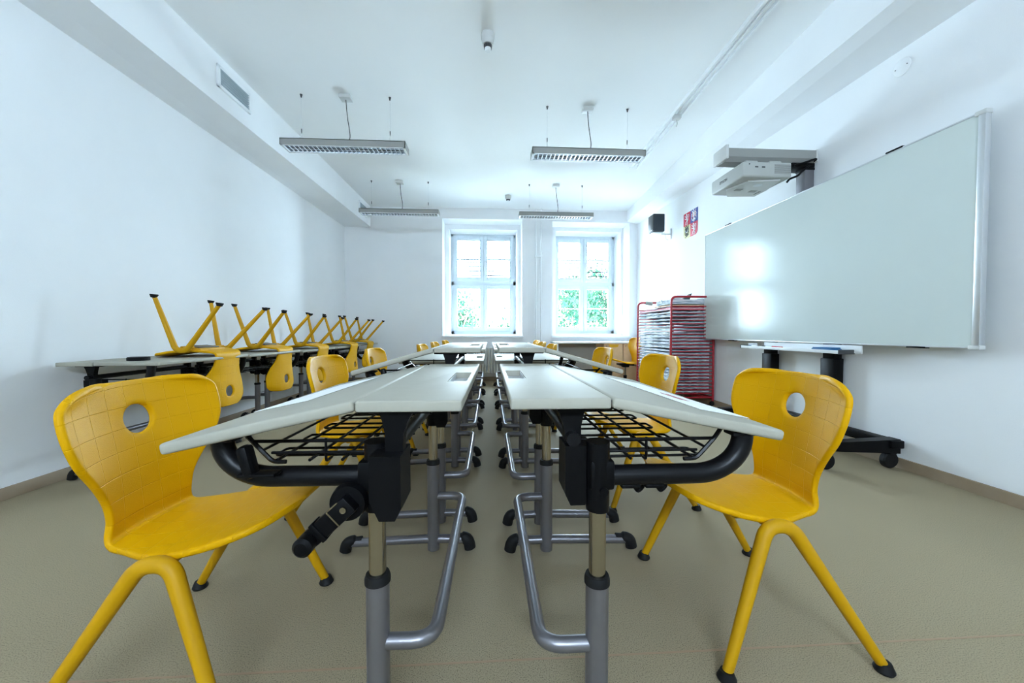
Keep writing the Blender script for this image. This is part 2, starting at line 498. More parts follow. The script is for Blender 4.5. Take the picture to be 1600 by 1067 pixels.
window(2, W2, 1.25, 2.49, 0.825, 2.76)
# heating riser pipes between the windows
t = thing('heating_pipe', 'pair of thin white heating pipes running up the wall between the windows', 'pipe', (0.87, YB - 0.03, 0))
for x in (-0.047, 0.047): MB().cyl((x, 0, 0.02), (x, 0, ZC), .011, 12).build('riser', M['trim'], t)
[MB().box(-.065, .065, -.014, .03, z, z + .02).build('clip', M['trim'], t) for z in (0.9, 2.2)]

# radiator
t = thing('radiator', 'cream column radiator under the left window behind the desk rows', 'radiator', (-0.12, 6.72, 0))
m = MB()
for k in range(23):
    x = -0.55 + k * 0.05
    for yy in (-.045, .045): m.tube(round_path([(x, yy, .16), (x, yy, .58)], .01), .017, 8)
    m.box(x - .02, x + .02, -.06, .06, .55, .60, .012); m.box(x - .02, x + .02, -.06, .06, .14, .19, .012)
m.build('column_section', M['radiator'], t)
[MB().box(x - .012, x + .012, -.03, .11, .0, .16).build('foot', M['radiator'], t, smooth=False) for x in (-.42, .42)]
m = MB(); m.cyl((-.6, 0, .16), (-.6, 0, .02), .01, 10); m.cyl((-.6, 0, .165), (-.55, 0, .165), .01, 10); m.build('supply_pipe', M['radiator'], t)
# air vents in the left beam
def vent(y0, y1, z0, z1, x0, x1, label):
    r = thing('air_vent', label, 'air vent', ((x0 + x1) / 2, (y0 + y1) / 2, (z0 + z1) / 2))
    r.rotation_euler = (0, 0, -math.atan2(x1 - x0, y1 - y0))
    h = (z1 - z0) / 2; l = (y1 - y0) / 2
    m = MB()
    m.box(-.004, .014, -l, l, h - .025, h, .003); m.box(-.004, .014, -l, l, -h, -h + .025, .003)
    m.box(-.004, .014, -l, -l + .025, -h, h, .003); m.box(-.004, .014, l - .025, l, -h, h, .003)
    m.build('grille_frame', M['trim'], r)
    MB().box(-.004, .001, -l + .02, l - .02, -h + .02, h - .02).build('backing', M['ventdark'], r, smooth=False)
    n = 7
    for k in range(n):
        zz = -h + .03 + (2 * h - .06) * k / (n - 1)
        MB().box(-.009, .009, -l + .02, l - .02, -.0012, .0012, mtx=Matrix.Translation((.004, 0, zz)) @ Matrix.Rotation(math.radians(-28), 4, 'Y')).build('slat', M['ventslat'], r, smooth=False)
vent(3.17, 3.57, 2.785, 2.96, -2.118, -2.111, 'white slatted air vent in the left beam near the camera')
vent(6.27, 6.66, 2.785, 2.96, -2.066, -2.06, 'white slatted air vent in the left beam beside the back corner')

# ------------------------------------------------------------------ desk
LD = 0.82           # length along y
HX, HZ = 0.242, -0.010
RHO = 0.362
POLE_X = 0.222
PY = (0.035, 0.747)
def arm_mesh(y, tilt):
    zt = HZ - (0.545 - HX) * math.tan(tilt) - 0.012
    H_ = zt + .166
    pts = [Vector((POLE_X + .02, y, -.166)), Vector((.33, y, -.166)), Vector((.40, y, -.166))]
    for k in range(13):
        a = PI / 2 * k / 12
        pts.append(Vector((.432 + .098 * math.sin(a), y, -.166 + H_ * .94 * (1 - math.cos(a)))))
    pts.append(Vector((.530, y, zt)))
    return pts
def make_desk_parts(root, tilt, dz, crank):
    up = []
    m = MB(); m.box(0.04, 0.2392, 0, LD, -.022, 0, .004, 3)
    top = m.build('fixed_top', M['desk'], root)
    c = MB().box(.052, .102, .32, .545, -.03, .02, .006).build('cutter', M['desk'], root)
    cut(top, c)
    for p in top.data.polygons: p.use_smooth = True
    top.data.set_sharp_from_angle(angle=math.radians(35))
    m = MB(); m.box(.05, .104, .318, .547, -.024, -.0185); m.box(.05, .0535, .318, .547, -.024, -.003); m.box(.1005, .104, .318, .547, -.024, -.003)
    m.build('tray_recess', M['alu'], top, smooth=False)
    m = MB(); m.box(.0006, RHO, 0, LD, -.011, .011, .007, 3)
    tt = m.build('tilting_top', M['desk'], root); tt.location = (HX, 0, HZ); tt.rotation_euler = (0, tilt, 0)
    hg = MB().box(.236, .246, .012, LD - .012, -.016, -.007).build('gap_shade_strip', M['dark'], root, smooth=False)  # dark strip laid in the gap between the tops, standing in for its shade
    up += [top, tt, hg]
    for i, y in enumerate(PY):
        m = MB(); m.prism([(.135, -.022), (.205, -.022), (.197, -.045), (.192, -.07), (.192, -.112), (.158, -.112), (.156, -.07), (.148, -.045)], y + .02, y + .045, 'y')
        m.box(.10, .24, y + .01, y + .055, -.028, -.0215)
        up.append(m.build('top_bracket', M['black'], root, smooth=False))
        m = MB(); m.prism([(.155, -.105), (.214, -.105), (.214, -.19), (.196, -.228), (.166, -.228), (.155, -.205)], y + (.0 if i == 0 else -.01), y + .075, 'y')
        up.append(m.build('spring_housing', M['black'], root, smooth=False))
        m = MB(); m.tube([(POLE_X, y, -.235), (POLE_X, y, -.095)], .026, 18, ry=.024); m.box(POLE_X - .02, POLE_X + .03, y - .022, y + .03, -.19, -.13, .006)
        m.cyl((POLE_X + .005, y - .03, -.19), (POLE_X + .005, y - .02, -.19), .009, 12)
        up.append(m.build('column_head', M['black'], root))
        m = MB(); m.tube(arm_mesh(y, tilt), .0205, 16)
        m.box(.50, .575, y - .018, y + .018, arm_mesh(y, tilt)[-1].z - .002, arm_mesh(y, tilt)[-1].z + .006, .002) if tilt > .05 else None
        up.append(m.build('support_arm', M['blacksteel'], root))
        up.append(MB().tube([(POLE_X, y, -.62), (POLE_X, y, -.23)], .0175, 18).build('inner_column', M['chrome'], root))
    up.append(MB().cyl((.172, PY[0], -.092), (.172, PY[1] + .03, -.092), .0145, 14).build('crossbar', M['blacksteel'], root))
    # wire basket
    m = MB(); r = .0031
    zb = -.152; ylo, yhi = .085, .70
    for x in (.24, .31, .38, .45): m.tube([(x, ylo, zb + .003), (x, yhi, zb + .003)], r * 1.15, 6)
    for k in range(5):
        y = ylo + .025 + (yhi - ylo) * k / 5
        m.tube(round_path([(.20, y, zb), (.478, y, zb), (.478, y + .052, zb), (.20, y + .052, zb)], .009, 3), r, 6)
    for x in (.24, .345):
        for y in (ylo, yhi): m.tube(round_path([(x, y + (.03 if y < .3 else -.03), zb), (x, y, zb), (x, y, zb + .05)], .008, 3), r, 6)
    for y in (ylo, yhi): m.tube([(.19, y, zb + .045), (.50, y, zb + .045)], r * 1.2, 6); m.tube([(.19, y, zb + .02), (.46, y, zb + .02)], r, 6)
    zt = HZ - (.52 - HX) * math.tan(tilt) - .014
    for y in (ylo, yhi): m.tube(round_path([(.43, y, zb), (.458, y, zb), (.50, y, zb + .045), (.515, y, max(zt - .004, zb + .06))], .012, 4), r * 1.5, 6)
    m.tube([(.48, ylo, zb + .025), (.48, yhi, zb + .025)], r, 6)
    up.append(m.build('wire_basket', M['blacksteel'], root))
    m = MB(); m.box(.446, .468, LD - .05, LD - .02, -.155, -.090, .008, mtx=Matrix.Translation((.457, 0, -.12)) @ Matrix.Rotation(math.radians(14), 4, 'Y') @ Matrix.Translation((-.457, 0, .12)))
    m.box(.40, .47, LD - .05, LD - .02, -.150, -.143, .002)
    up.append(m.build('tilt_lever', M['black'], root))
    if crank:
        y = PY[1] + .015
        m = MB()
        m.lathe([(.0, 0), (.034, 0), (.037, .006), (.034, .022), (0, .024)], 24, Matrix.Translation((.265, y + .01, -.205)) @ Matrix.Rotation(-PI / 2, 4, 'X'))
        R_ = Matrix.Translation((.262, y + .036, -.205)) @ Matrix.Rotation(math.radians(42), 4, 'Y')
        m.box(-.014, .088, -.006, .020, -.018, .018, .004, mtx=R_)
        m.box(.06, .07, -.010, .024, -.021, .021, .002, mtx=R_)
        R2 = R_ @ Matrix.Translation((.092, 0.012, 0)) @ Matrix.Rotation(-PI / 2, 4, 'X')
        m.lathe([(0, -.02), (.016, -.02), (.018, -.014), (.018, .028), (.012, .034), (0, .034)], 18, R2)
        hc = m.build('height_crank', M['black'], root)
        m = MB(); m.cyl((.262, y + .054, -.205), (.262, y + .062, -.205), .006, 12); m.box(.026, .029, .019, .0215, -.018, .018, mtx=R_); m.box(.0, .026, .019, .0215, .0165, .019, mtx=R_)
        m.build('bolt', M['chrome'], hc)
        up.append(hc)
    for hx in (.30, .35):
        y = PY[0] + .02
        m = MB(); m.tube(smooth_path([(hx - .02, y - .02, -.186), (hx, y, -.193), (hx + .012, y + .01, -.205), (hx + .02, y + .012, -.214), (hx + .03, y + .012, -.206), (hx + .03, y + .01, -.197)], 5), .0042, 8)
        m.box(hx - .03, hx + .01, y - .03, y + .005, -.192, -.184, .002)
        up.append(m.build('bag_hook', M['black'], root))
    for o in up: o.location.z += 0.74 + dz
    # lower frame, heights fixed to the floor
    for i, y in enumerate(PY):
        col = MB().tube([(POLE_X, y, .012), (POLE_X, y, .352)], .0235, 20).build('column', M['silver'], root)
        MB().lathe([(0, 0), (.0262, 0), (.0262, .010), (.0235, .018), (0, .018)], 24, Matrix.Translation((POLE_X, y, .350))).build('collar', M['rubber'], col)
        m = MB(); m.tube(round_path([(.105, y, .048), (.222, y, .052), (.545, y, .042)], .1), .0165, 14)
        ft = m.build('foot', M['silver'], root)
        MB().tube(smooth_path([(.125, y, .062), (.105, y, .058), (.085, y, .040), (.078, y, .012)], 5), .017, 12, radii=[.011] * 4 + [.018 + .0012 * min(k, 4) for k in range(12)]).build('foot_cap', M['rubber'], ft)
        MB().tube(smooth_path([(.50, y, .057), (.535, y, .052), (.558, y, .036), (.565, y, .012)], 5), .017, 12, radii=[.011] * 4 + [.018 + .0012 * min(k, 4) for k in range(12)]).build('foot_cap', M['rubber'], ft)
    MB().tube(round_path([(POLE_X - .015, PY[0], .222), (.105, PY[0], .222), (.105, PY[1], .222), (POLE_X - .015, PY[1], .222)], .075, 9), .0155, 16).build('footrest', M['silver'], root)

_desk_cache = {}
def desk(loc, rz, ztop, tilt_deg, label, group):
    key = (round(tilt_deg, 1))
    if key not in _desk_cache:
        r = thing('school_desk', label, 'desk', loc, rz, group)
        make_desk_parts(r, math.radians(tilt_deg), 0.0, True)
        _desk_cache[key] = r
        src = r
        base = 0.0
        r['_z'] = 0.0
    else:
        src = _desk_cache[key]
        r = dup(src)
        r.location = loc; r.rotation_euler = (0, 0, rz)
        base = src['_z']
    dz = ztop - 0.74
    for ch in r.children:
        if ch.name.split('.')[0] not in ('column', 'foot', 'footrest'):
            ch.location.z += dz - base
    r['_z'] = dz
    tag(r, label, 'desk', group)
    return r
GR, GL, GW = 'desks in the right row of the middle block', 'desks in the left row of the middle block', 'desks along the left wall'
YD = [0.738, 1.66, 2.58, 3.50, 4.40, 5.30]
ZD = [0.74, 0.80, 0.675, 0.71, 0.705, 0.70]
TD = [11.5, 16.0, 0.0, 8.0, 8.0, 8.0]
wr = ['grey school desk at the camera end of the right row, bag hooks underneath',
      'raised grey desk second from the camera in the right row, flap tilted steeply',
      'low flat grey desk third from the camera in the right row',
      'grey school desk fourth from the camera in the right row, beside the red drying rack',
      'grey school desk fifth from the camera in the right row, seen over the raised desk',
      'grey school desk at the window end of the right row']
wl = ['grey school desk at the camera end of the left row, black crank below',
      'raised grey desk second from the camera in the left row, flap tilted steeply',
      'low flat grey desk third from the camera in the left row',
      'grey school desk fourth from the camera in the left row, beside the radiator gap',
      'grey school desk fifth from the camera in the left row, seen over the raised desk',
      'grey school desk at the window end of the left row, next to the radiator']
DR, DL = [], []
for i in range(6):
    DR.append(desk((0, YD[i], 0), 0, ZD[i], TD[i], wr[i], GR))
    a = math.radians(0.9) if i == 0 else 0
    DL.append(desk((0, YD[i] + LD - (0.012 if i == 0 else 0), 0), PI - a, ZD[i], TD[i] + (1.0 if i == 0 else 0), wl[i], GL))
ww = ['grey school desk nearest the camera along the left wall, black disc lying on it',
      'grey school desk second from the camera along the left wall, under an upturned chair',
      'grey school desk third from the camera along the left wall, under an upturned chair',
      'grey school desk fourth from the camera along the left wall, under an upturned chair',
      'grey school desk at the back corner end of the left wall row']
YE = [2.326, 3.165, 4.04, 4.95, 5.84]
ZE = [0.692, 0.685, 0.675, 0.675, 0.68]
for i in range(5):
    desk((XL + 0.0, YE[i], 0), 0, ZE[i], 0.0, ww[i], GW)
for k in list(_desk_cache.values()): pass
for o in S.objects:
    if '_z' in o.keys(): del o['_z']

# ------------------------------------------------------------------ chair
ROWS = [  # centre x', centre z, half width, edge offset x, edge offset z
    (-.1940, .740, .150, .050, -.006), (-.1935, .737, .185, .056, -.008), (-.1925, .730, .208, .060, -.009),
    (-.190, .712, .226, .062, -.006), (-.185, .69, .234, .058, 0), (-.178, .65, .236, .060, 0), (-.170, .61, .230, .059, 0),
    (-.163, .57, .213, .052, 0), (-.157, .53, .185, .042, 0), (-.152, .49, .156, .028, 0), (-.148, .45, .134, .017, 0),
    (-.1435, .410, .126, .010, 0), (-.1435, .387, .128, .007, -.001), (-.138, .368, .132, .003, -.003), (-.119, .3585, .139, 0, -.005), (-.09, .357, .148, 0, -.004),
    (-.06, .358, .160, 0, -.006), (-.02, .360, .176, 0, -.008), (.03, .366, .190, 0, -.009), (.09, .379, .199, 0, -.009), (.15, .396, .200, 0, -.010),
    (.195, .410, .192, 0, -.010), (.228, .419, .176, 0, -.009), (.251, .424, .150, 0, -.007), (.267, .425, .118, 0, -.002),
    (.277, .424, .080, 0, 0), (.281, .422, .040, 0, 0)]
def shell_mesh():
    rows = []
    n = len(ROWS)
    for i in range(n - 1):
        a, b_, c, d = ROWS[max(i - 1, 0)], ROWS[i], ROWS[i + 1], ROWS[min(i + 2, n - 1)]
        seg = math.hypot(c[0] - b_[0], c[1] - b_[1])
        k = max(1, round(seg / 0.0125))
        for j in range(k):
            t = j / k
            rows.append([0.5 * ((2 * b_[q]) + (c[q] - a[q]) * t + (2 * a[q] - 5 * b_[q] + 4 * c[q] - d[q]) * t * t + (3 * b_[q] - a[q] - 3 * c[q] + d[q]) * t ** 3) for q in range(5)])
    rows.append(list(ROWS[-1]))
    NC = 38
    bm = bmesh.new(); uvl = bm.loops.layers.uv.new('UVMap')
    grid = []; uvs = {}
    s = 0; prev = None
    hole_c = None
    arcs = []
    for r in rows:
        if prev: s += math.hypot(r[0] - prev[0], r[1] - prev[1])
        prev = r; arcs.append(s)
    # arc length where centre z = .637 on the back
    for i, r in enumerate(rows):
        if r[1] <= .637 and hole_c is None: hole_c = arcs[i]
    for i, r in enumerate(rows):
        line = []
        for k in range(NC + 1):
            t = -1 + 2 * k / NC
            e = abs(t) ** 2.2
            v = bm.verts.new((r[0] + r[3] * e, r[2] * t, r[1] + r[4] * e))
            uvs[v] = [r[2] * t, arcs[i]]
            line.append(v)
        grid.append(line)
    HR = .0385
    ic = min(range(len(rows)), key=lambda q: abs(arcs[q] - hole_c)); kc = NC // 2
    cell = .0124
    for i in range(len(rows) - 1):
        for k in range(NC):
            if ic - 3 <= i < ic + 3 and kc - 3 <= k < kc + 3: continue
            bm.faces.new((grid[i][k], grid[i][k + 1], grid[i + 1][k + 1], grid[i + 1][k]))
    for i in range(ic - 9, ic + 10):
        for k in range(kc - 9, kc + 10):
            cu, cv = k - kc, i - ic; c = max(abs(cu), abs(cv))
            if c < 3 or i < 0: continue
            t = (c - 3) / 6.0; wgt = (1 - t) ** 1.6 if t < 1 else 0
            v = grid[i][k]; u, w_ = uvs[v][0], uvs[v][1] - arcs[ic]
            d = math.hypot(u, w_)
            R_ = HR + (c - 3) * cell
            nu, nw = u / d * R_ * 1.10, w_ / d * R_
            nu = u + (nu - u) * wgt; nw = w_ + (nw - w_) * wgt
            v.co.y += nu - u; dz = -(nw - w_); v.co.z += dz; v.co.x += -dz * .19
            uvs[v] = [nu, nw + arcs[ic]]
    for f in bm.faces:
        for l in f.loops: l[uvl].uv = uvs[l.vert]
    loose = [v for v in bm.verts if not v.link_faces]
    bmesh.ops.delete(bm, geom=loose, context='VERTS')
    bmesh.ops.recalc_face_normals(bm, faces=bm.faces)
    me = bpy.data.meshes.new('shell'); bm.to_mesh(me); bm.free()
    me.materials.append(M['shell'])
    o = bpy.data.objects.new('shell', me); COL.objects.link(o)
    md = o.modifiers.new('s', 'SOLIDIFY'); md.thickness = .017; md.offset = 0; md.use_even_offset = False
    bv = None; sb = o.modifiers.new('b', 'SUBSURF'); sb.levels = 1; sb.render_levels = 1
    dg = bpy.context.evaluated_depsgraph_get(); dg.update()
    me2 = bpy.data.meshes.new_from_object(o.evaluated_get(dg))
    bpy.data.objects.remove(o)
    for p in me2.polygons: p.use_smooth = True
    me2.name = 'shell'
    return me2
SHELL = shell_mesh()

def make_chair():
    r = thing('school_chair', 'yellow chair', 'chair')
    link(bpy.data.objects.new('seat_shell', SHELL), r)
    for sy in (-1, 1):
        pts = round_path([(.208, sy * .258, .012), (.072, sy * .207, .357), (.006, sy * .207, .357), (-.208, sy * .258, .012)], [.045, .045], 8)
        # one bent tube gives a front and a rear leg
        rad = []
        for p in pts: rad.append(.0125 + .0055 * min(1, max(0, p.z / .33)))
        MB().tube(pts, .015, 16, radii=rad).build('leg_frame', M['ylegs'], r)
        for sx in (-1, 1):
            m = MB(); m.lathe([(0, -.001), (.021, -.001), (.023, .004), (.019, .013), (.0155, .022), (0, .022)], 18, Matrix.Translation((sx * .209, sy * .259, 0.001)))
            m.build('foot_glide', M['rubber'], r)
    m = MB()
    m.box(-.03, .11, -.13, .13, .338, .362, .008)
    m.tube([(.039, -.2, .345), (.039, .2, .345)], .014, 12)
    m.build('seat_mount', M['ylegs'], r)
    m = MB(); m.box(.0, .09, -.10, .10, .332, .339, .002); m.build('mount_slot', M['dark'], r)
    return r
CH0 = make_chair()
_used = [False]
def chair(label, group):
    if not _used[0]:
        _used[0] = True; o = CH0
    else: o = dup(CH0)
    tag(o, label, 'chair', group)
    return o
GC = 'yellow chairs along the middle desks'
cr = [(.80, 1.165, 'yellow moulded chair at the camera end on the right, in front of the whiteboard', 0),
      (.80, 2.06, 'yellow moulded chair second from the camera on the right, in front of the red rack', 0),
      (.77, 3.03, 'yellow moulded chair third from the camera on the right, before the cream teacher desk', 0),
      (.50, 3.98, 'yellow chair top peeping over the right desk row, nearest of the three there', 0),
      (.51, 4.83, 'yellow chair top peeping over the right desk row, middle of the three there', 0),
      (.55, 5.72, 'yellow chair top peeping over the right desk row, nearest the window', 0)]
cl = [(-.775, 1.085, 'yellow moulded chair at the camera end on the left, largest in view', 0),
      (-.72, 2.08, 'yellow moulded chair second from the camera on the left, behind the white paper', 0),
      (-.73, 2.98, 'yellow moulded chair third from the camera on the left, behind the raised desk flap', 0),
      (-.54, 3.98, 'yellow chair top peeping over the left desk row, nearest of the three there', 0),
      (-.53, 4.83, 'yellow chair top peeping over the left desk row, middle of the three there', 0),
      (-.50, 5.73, 'yellow chair top peeping over the left desk row, nearest the window', 0)]
for (x, y, lb, a) in cr:
    o = chair(lb, GC); o.location = (x, y, 0); o.rotation_euler = (0, 0, PI + math.radians(a))
for (x, y, lb, a) in cl:
    o = chair(lb, GC); o.location = (x, y, 0); o.rotation_euler = (0, 0, math.radians(a))
inv = [(-2.00, 2.93, 0.692, 0, 'upturned yellow chair on the wall desk nearest the camera, beside the black disc'),
       (-2.01, 3.74, 0.685, 1, 'upturned yellow chair second from the camera on the wall desks'),
       (-1.985, 4.52, 0.675, 0, 'upturned yellow chair third from the camera on the wall desks'),
       (-1.95, 5.42, 0.675, 0, 'upturned yellow chair fourth from the camera on the wall desks'),
       (-1.93, 6.08, 0.68, -1, 'upturned yellow chair at the back corner end of the wall desks')]
for (x, y, zt, a, lb) in inv:
    o = chair(lb, 'upturned chairs on the wall desks')
    # feet up, seat resting on the desk top, back hanging over the aisle edge
    tilt = math.radians(7.6)
    R_ = Matrix.Rotation(math.radians(a), 4, 'Z') @ Matrix.Rotation(tilt, 4, 'Y') @ Matrix.Rotation(PI, 4, 'X') @ Matrix.Rotation(PI, 4, 'Z')
    # lowest seat point after the turn
    zmin = min((R_ @ Vector((r[0], 0, r[1] + .009))).z for r in ROWS if r[0] > -.08 and r[1] < .5)
    feet = R_ @ Vector((0, 0, 0))
    o.matrix_world = Matrix.Translation((x, y, zt - zmin + .001)) @ R_

# swivel chair at the teacher desk
sw = thing('swivel_chair', 'yellow swivel chair with black gas column standing at the cream teacher desk', 'chair', (2.10, 5.78, 0), PI)
o = link(bpy.data.objects.new('seat_shell', SHELL), sw); o.location = (0, 0, .035)
m = MB(); m.cyl((0.02, 0, .07), (0.02, 0, .20), .026, 16); m.build('gas_column', M['black'], sw)
m = MB(); m.cyl((0.02, 0, .18), (0.02, 0, .36), .014, 16); m.build('piston', M['chrome'], sw)
m = MB(); m.box(-.09, .13, -.09, .09, .355, .378, .008); m.box(-.03, .07, -.05, .05, .325, .36, .012)
m.tube(smooth_path([(-.05, .09, .36), (-.10, .13, .355), (-.13, .14, .33)]), .006, 8); m.build('seat_mechanism', M['black'], sw)
m = MB()
for k in range(5):
    a = 2 * PI * k / 5 + .3
    m.tube([(0.02, 0, .085), (0.02 + .26 * math.cos(a), .26 * math.sin(a), .06)], .016, 10, radii=[.02, .013])
m.build('star_base', M['black'], sw)
for k in range(5):
    a = 2 * PI * k / 5 + .3
    MB().lathe([(0, -.018), (.022, -.018), (.025, 0), (.022, .018), (0, .018)], 16, Matrix.Translation((0.02 + .26 * math.cos(a), .26 * math.sin(a), .026)) @ Matrix.Rotation(a, 4, 'Z') @ Matrix.Rotation(PI / 2, 4, 'X')).build('caster', M['rubber'], sw)

# ------------------------------------------------------------------ papers on the front desks, disc
def sheet(name, label, dk, u0, u1, v0, v1, rot, tilt, parent_loc, mats=M['paper'], red=False):
    # dk: desk root; local frame of its tilting top
    T = Matrix.Rotation(0, 4, 'X')
    root = thing(name, label, 'paper')
    bpy.context.view_layer.update()
    mw = dk.matrix_world @ Matrix.Translation((HX, 0, HZ + parent_loc)) @ Matrix.Rotation(tilt, 4, 'Y') @ Matrix.Translation(((u0 + u1) / 2, (v0 + v1) / 2, .0118)) @ Matrix.Rotation(rot, 4, 'Z')
    root.matrix_world = mw
    hu, hv = (u1 - u0) / 2, (v1 - v0) / 2
    m = MB(); n = 8
    for i in range(n):
        a0, a1 = -hv + 2 * hv * i / n, -hv + 2 * hv * (i + 1) / n
    m.box(-hu, hu, -hv, hv, 0, .0008)
    m.build('sheet', mats, root, smooth=False)
    if red:
        m = MB()
        for k in range(5): m.box(-hu * .15 + k * .006, -hu * .15 + k * .006 + .0022, -hv * .42, -hv * (.05 - .05 * (k % 3)), .0009, .0011)
        m.build('printed_text', M['redp'], root, smooth=False)
    return root
sheet('paper_sheet', 'white paper sheet on the flap of the front left desk', DL[0], .175, .325, .16, .56, math.radians(-9), math.radians(12.5), .74)
sheet('paper_sheet', 'white paper sheet with faint red print on the front right desk flap', DR[0], .20, .33, .10, .62, math.radians(7), math.radians(11.5), .74, red=True)
t = thing('black_disc', 'small round black disc lying on the wall desk nearest the camera', 'disc', (-2.14, 2.47, 0.692))
MB().lathe([(0, 0), (.050, 0), (.054, .003), (.054, .020), (.050, .023), (0, .023)], 32).build('disc_body', M['black'], t)
MB().lathe([(0, .023), (.040, .023), (.040, .0245), (0, .0245)], 32).build('disc_cap', M['dark'], t)

# ------------------------------------------------------------------ hanging lamps
def lamp(x0, x1, y, ztop, label):
    L_ = x1 - x0; cx = (x0 + x1) / 2
    r = thing('pendant_lamp', label, 'lamp', (cx, y, ztop))
    h = L_ / 2; w = .086; d = .058
    m = MB()
    m.box(-h, h, -w, -w + .006, -d, 0); m.box(-h, h, w - .006, w, -d, 0)
    m.box(-h, -h + .006, -w, w, -d, 0); m.box(h - .006, h, -w, w, -d, 0)
    m.box(-h, h, -w, w, -.006, 0)
    m.build('housing', M['lampgrey'], r, smooth=False)
    m = MB()
    m.box(-h + .002, h - .002, -w + .004, -w + .020, -d - .002, -d + .004); m.box(-h + .002, h - .002, w - .020, w - .004, -d - .002, -d + .004)
    m.box(-h + .002, -h + .02, -w + .004, w - .004, -d - .002, -d + .004); m.box(h - .02, h - .002, -w + .004, w - .004, -d - .002, -d + .004)
    m.build('rim', M['whiteplastic'], r, smooth=False)
    m = MB()
    n = 26
    for k in range(n + 1):
        x = -h + .025 + (L_ - .05) * k / n
        m.prism([(x - .005, -d + .002), (x + .005, -d + .002), (x + .001, -d + .032), (x - .001, -d + .032)], -w + .018, w - .018, 'y')
    for yy in (-w + .018, -.004, .004, w - .018):
        s_ = 1 if yy < 0 else -1
        m.quad((-h + .02, yy, -d + .002), (h - .02, yy, -d + .002), (h - .02, yy + s_ * .012, -d + .04), (-h + .02, yy + s_ * .012, -d + .04))
    m.build('louvre', M['louvre'], r, smooth=False)
    m = MB(); [m.cyl((-h + .03, yy, -.03), (h - .03, yy, -.03), .008, 10) for yy in (-.035, .035)]; m.build('tube_lamp', M['whiteplastic'], r)
    for sx in (-1, 1):
        xx = sx * L_ * .36
        m = MB()
        m.cyl((xx, 0, .10), (xx, 0, ZC - ztop), .0012, 6)
        for yy in (-.05, .05): m.cyl((xx, yy, -.002), (xx, 0, .10), .001, 6)
        wr_ = m.build('suspension_wire', M['alu'], r)
        m = MB(); m.cyl((xx, 0, .085), (xx, 0, .125), .004, 8); m.lathe([(0, -.028), (.005, -.028), (.008, -.012), (.012, 0), (0, 0)], 12, Matrix.Translation((xx, 0, ZC - ztop))); m.build('wire_clamp', M['dark'], wr_)
    m = MB(); m.tube(smooth_path([(0.02, 0, 0), (.035, 0, .08), (.012, 0, .25), (.0, 0, ZC - ztop - .02)], 6), .0038, 8); m.build('power_cable', M['dark'], r)
    m = MB(); m.box(-.05, .05, -.045, .045, ZC - ztop - .035, ZC - ztop, .004); m.build('ceiling_rose', M['greyplastic'], r)
lamp(-1.875, -0.765, 3.68, 2.605, 'long grey pendant lamp nearer the camera, above the left aisle')
lamp(.405, 1.50, 3.735, 2.615, 'long grey pendant lamp nearer the camera, left of the projector')
lamp(-1.85, -.73, 5.69, 2.62, 'long grey pendant lamp by the left window, close to the corner vent')
lamp(.435, 1.53, 5.70, 2.618, 'long grey pendant lamp hanging before the wall between the windows')
# ceiling detectors
def detector(x, y, label, h=.12, r=.047):
    t = thing('smoke_detector', label, 'detector', (x, y, ZC))
    k = h / .12
    MB().lathe([(0, -.03 * k), (r * 1.02, -.03 * k), (r * 1.06, 0), (0, 0)], 28).build('base', M['greyplastic'], t)
    MB().lathe([(0, -.075 * k), (r * .80, -.075 * k), (r * .95, -.045 * k), (r, -.03 * k), (0, -.03 * k)], 28).build('body', M['greyplastic'], t)
    m = MB()
    for i in range(14):
        a = 2 * PI * i / 14
        m.box(r * .50, r * .62, -.0035, .0035, -.100 * k, -.074 * k, mtx=Matrix.Rotation(a, 4, 'Z'))
    m.lathe([(0, -.1 * k), (r * .4, -.1 * k), (r * .4, -.07 * k), (0, -.07 * k)], 20)
    m.build('sensor_cage', M['dark'], t)
    MB().lathe([(0, -h), (r * .40, -h), (r * .50, -h + .01), (r * .52, -.098 * k), (0, -.098 * k)], 24).build('cap', M['whiteplastic'], t)
detector(-.01, 2.87, 'round smoke detector on the ceiling near the camera')
detector(.30, 6.20, 'small smoke detector on the ceiling near the windows', .09, .05)
t = thing('wall_cover', 'round white blanking cover high on the right wall above the board', 'cover', (XR(2.33) - .001, 2.33, 2.545))
m = MB(); m.lathe([(0, 0), (.052, 0), (.052, .004), (.046, .008), (0, .009)], 32, Matrix.Rotation(-PI / 2, 4, 'Y')); m.build('cover_plate', M['wall'], t)
m = MB(); [m.cyl((-.011, yy, 0), (-.008, yy, 0), .003, 8) for yy in (-.035, .035)]; m.build('screw', M['dark'], t)

# ------------------------------------------------------------------ whiteboard on its mobile stand
BX, BY0, BY1, BZ0, BZ1 = 2.51, 1.845, 4.36, .787, 1.987
wb = thing('whiteboard', 'large white dry-erase board on black mobile stand along the right wall', 'whiteboard', (BX, 3.02, 0))
yo = 3.02
MB().box(0, .018, BY0 - yo, BY1 - yo, BZ0, BZ1).build('writing_surface', M['board'], wb, smooth=False)
m = MB(); e = .008
m.box(-.003, .022, BY0 - yo - e, BY1 - yo + e, BZ1 - .002, BZ1 + e, .002); m.box(-.003, .022, BY0 - yo - e, BY1 - yo + e, BZ0 - e, BZ0 + .002, .002)
m.box(-.004, .024, BY1 - yo - .002, BY1 - yo + e, BZ0 - e, BZ1 + e, .002)
m.box(-.008, .026, BY0 - yo - .022, BY0 - yo + .012, BZ0 - e, BZ1 + e, .006)
m.build('board_frame', M['alu'], wb)
for (y, z) in ((BY0 - yo - .005, BZ1), (BY0 - yo - .005, BZ0)): MB().box(-.011, .029, y - .02, y + .03, z - .012, z + .012, .005).build('corner_cap', M['greyplastic'], wb)
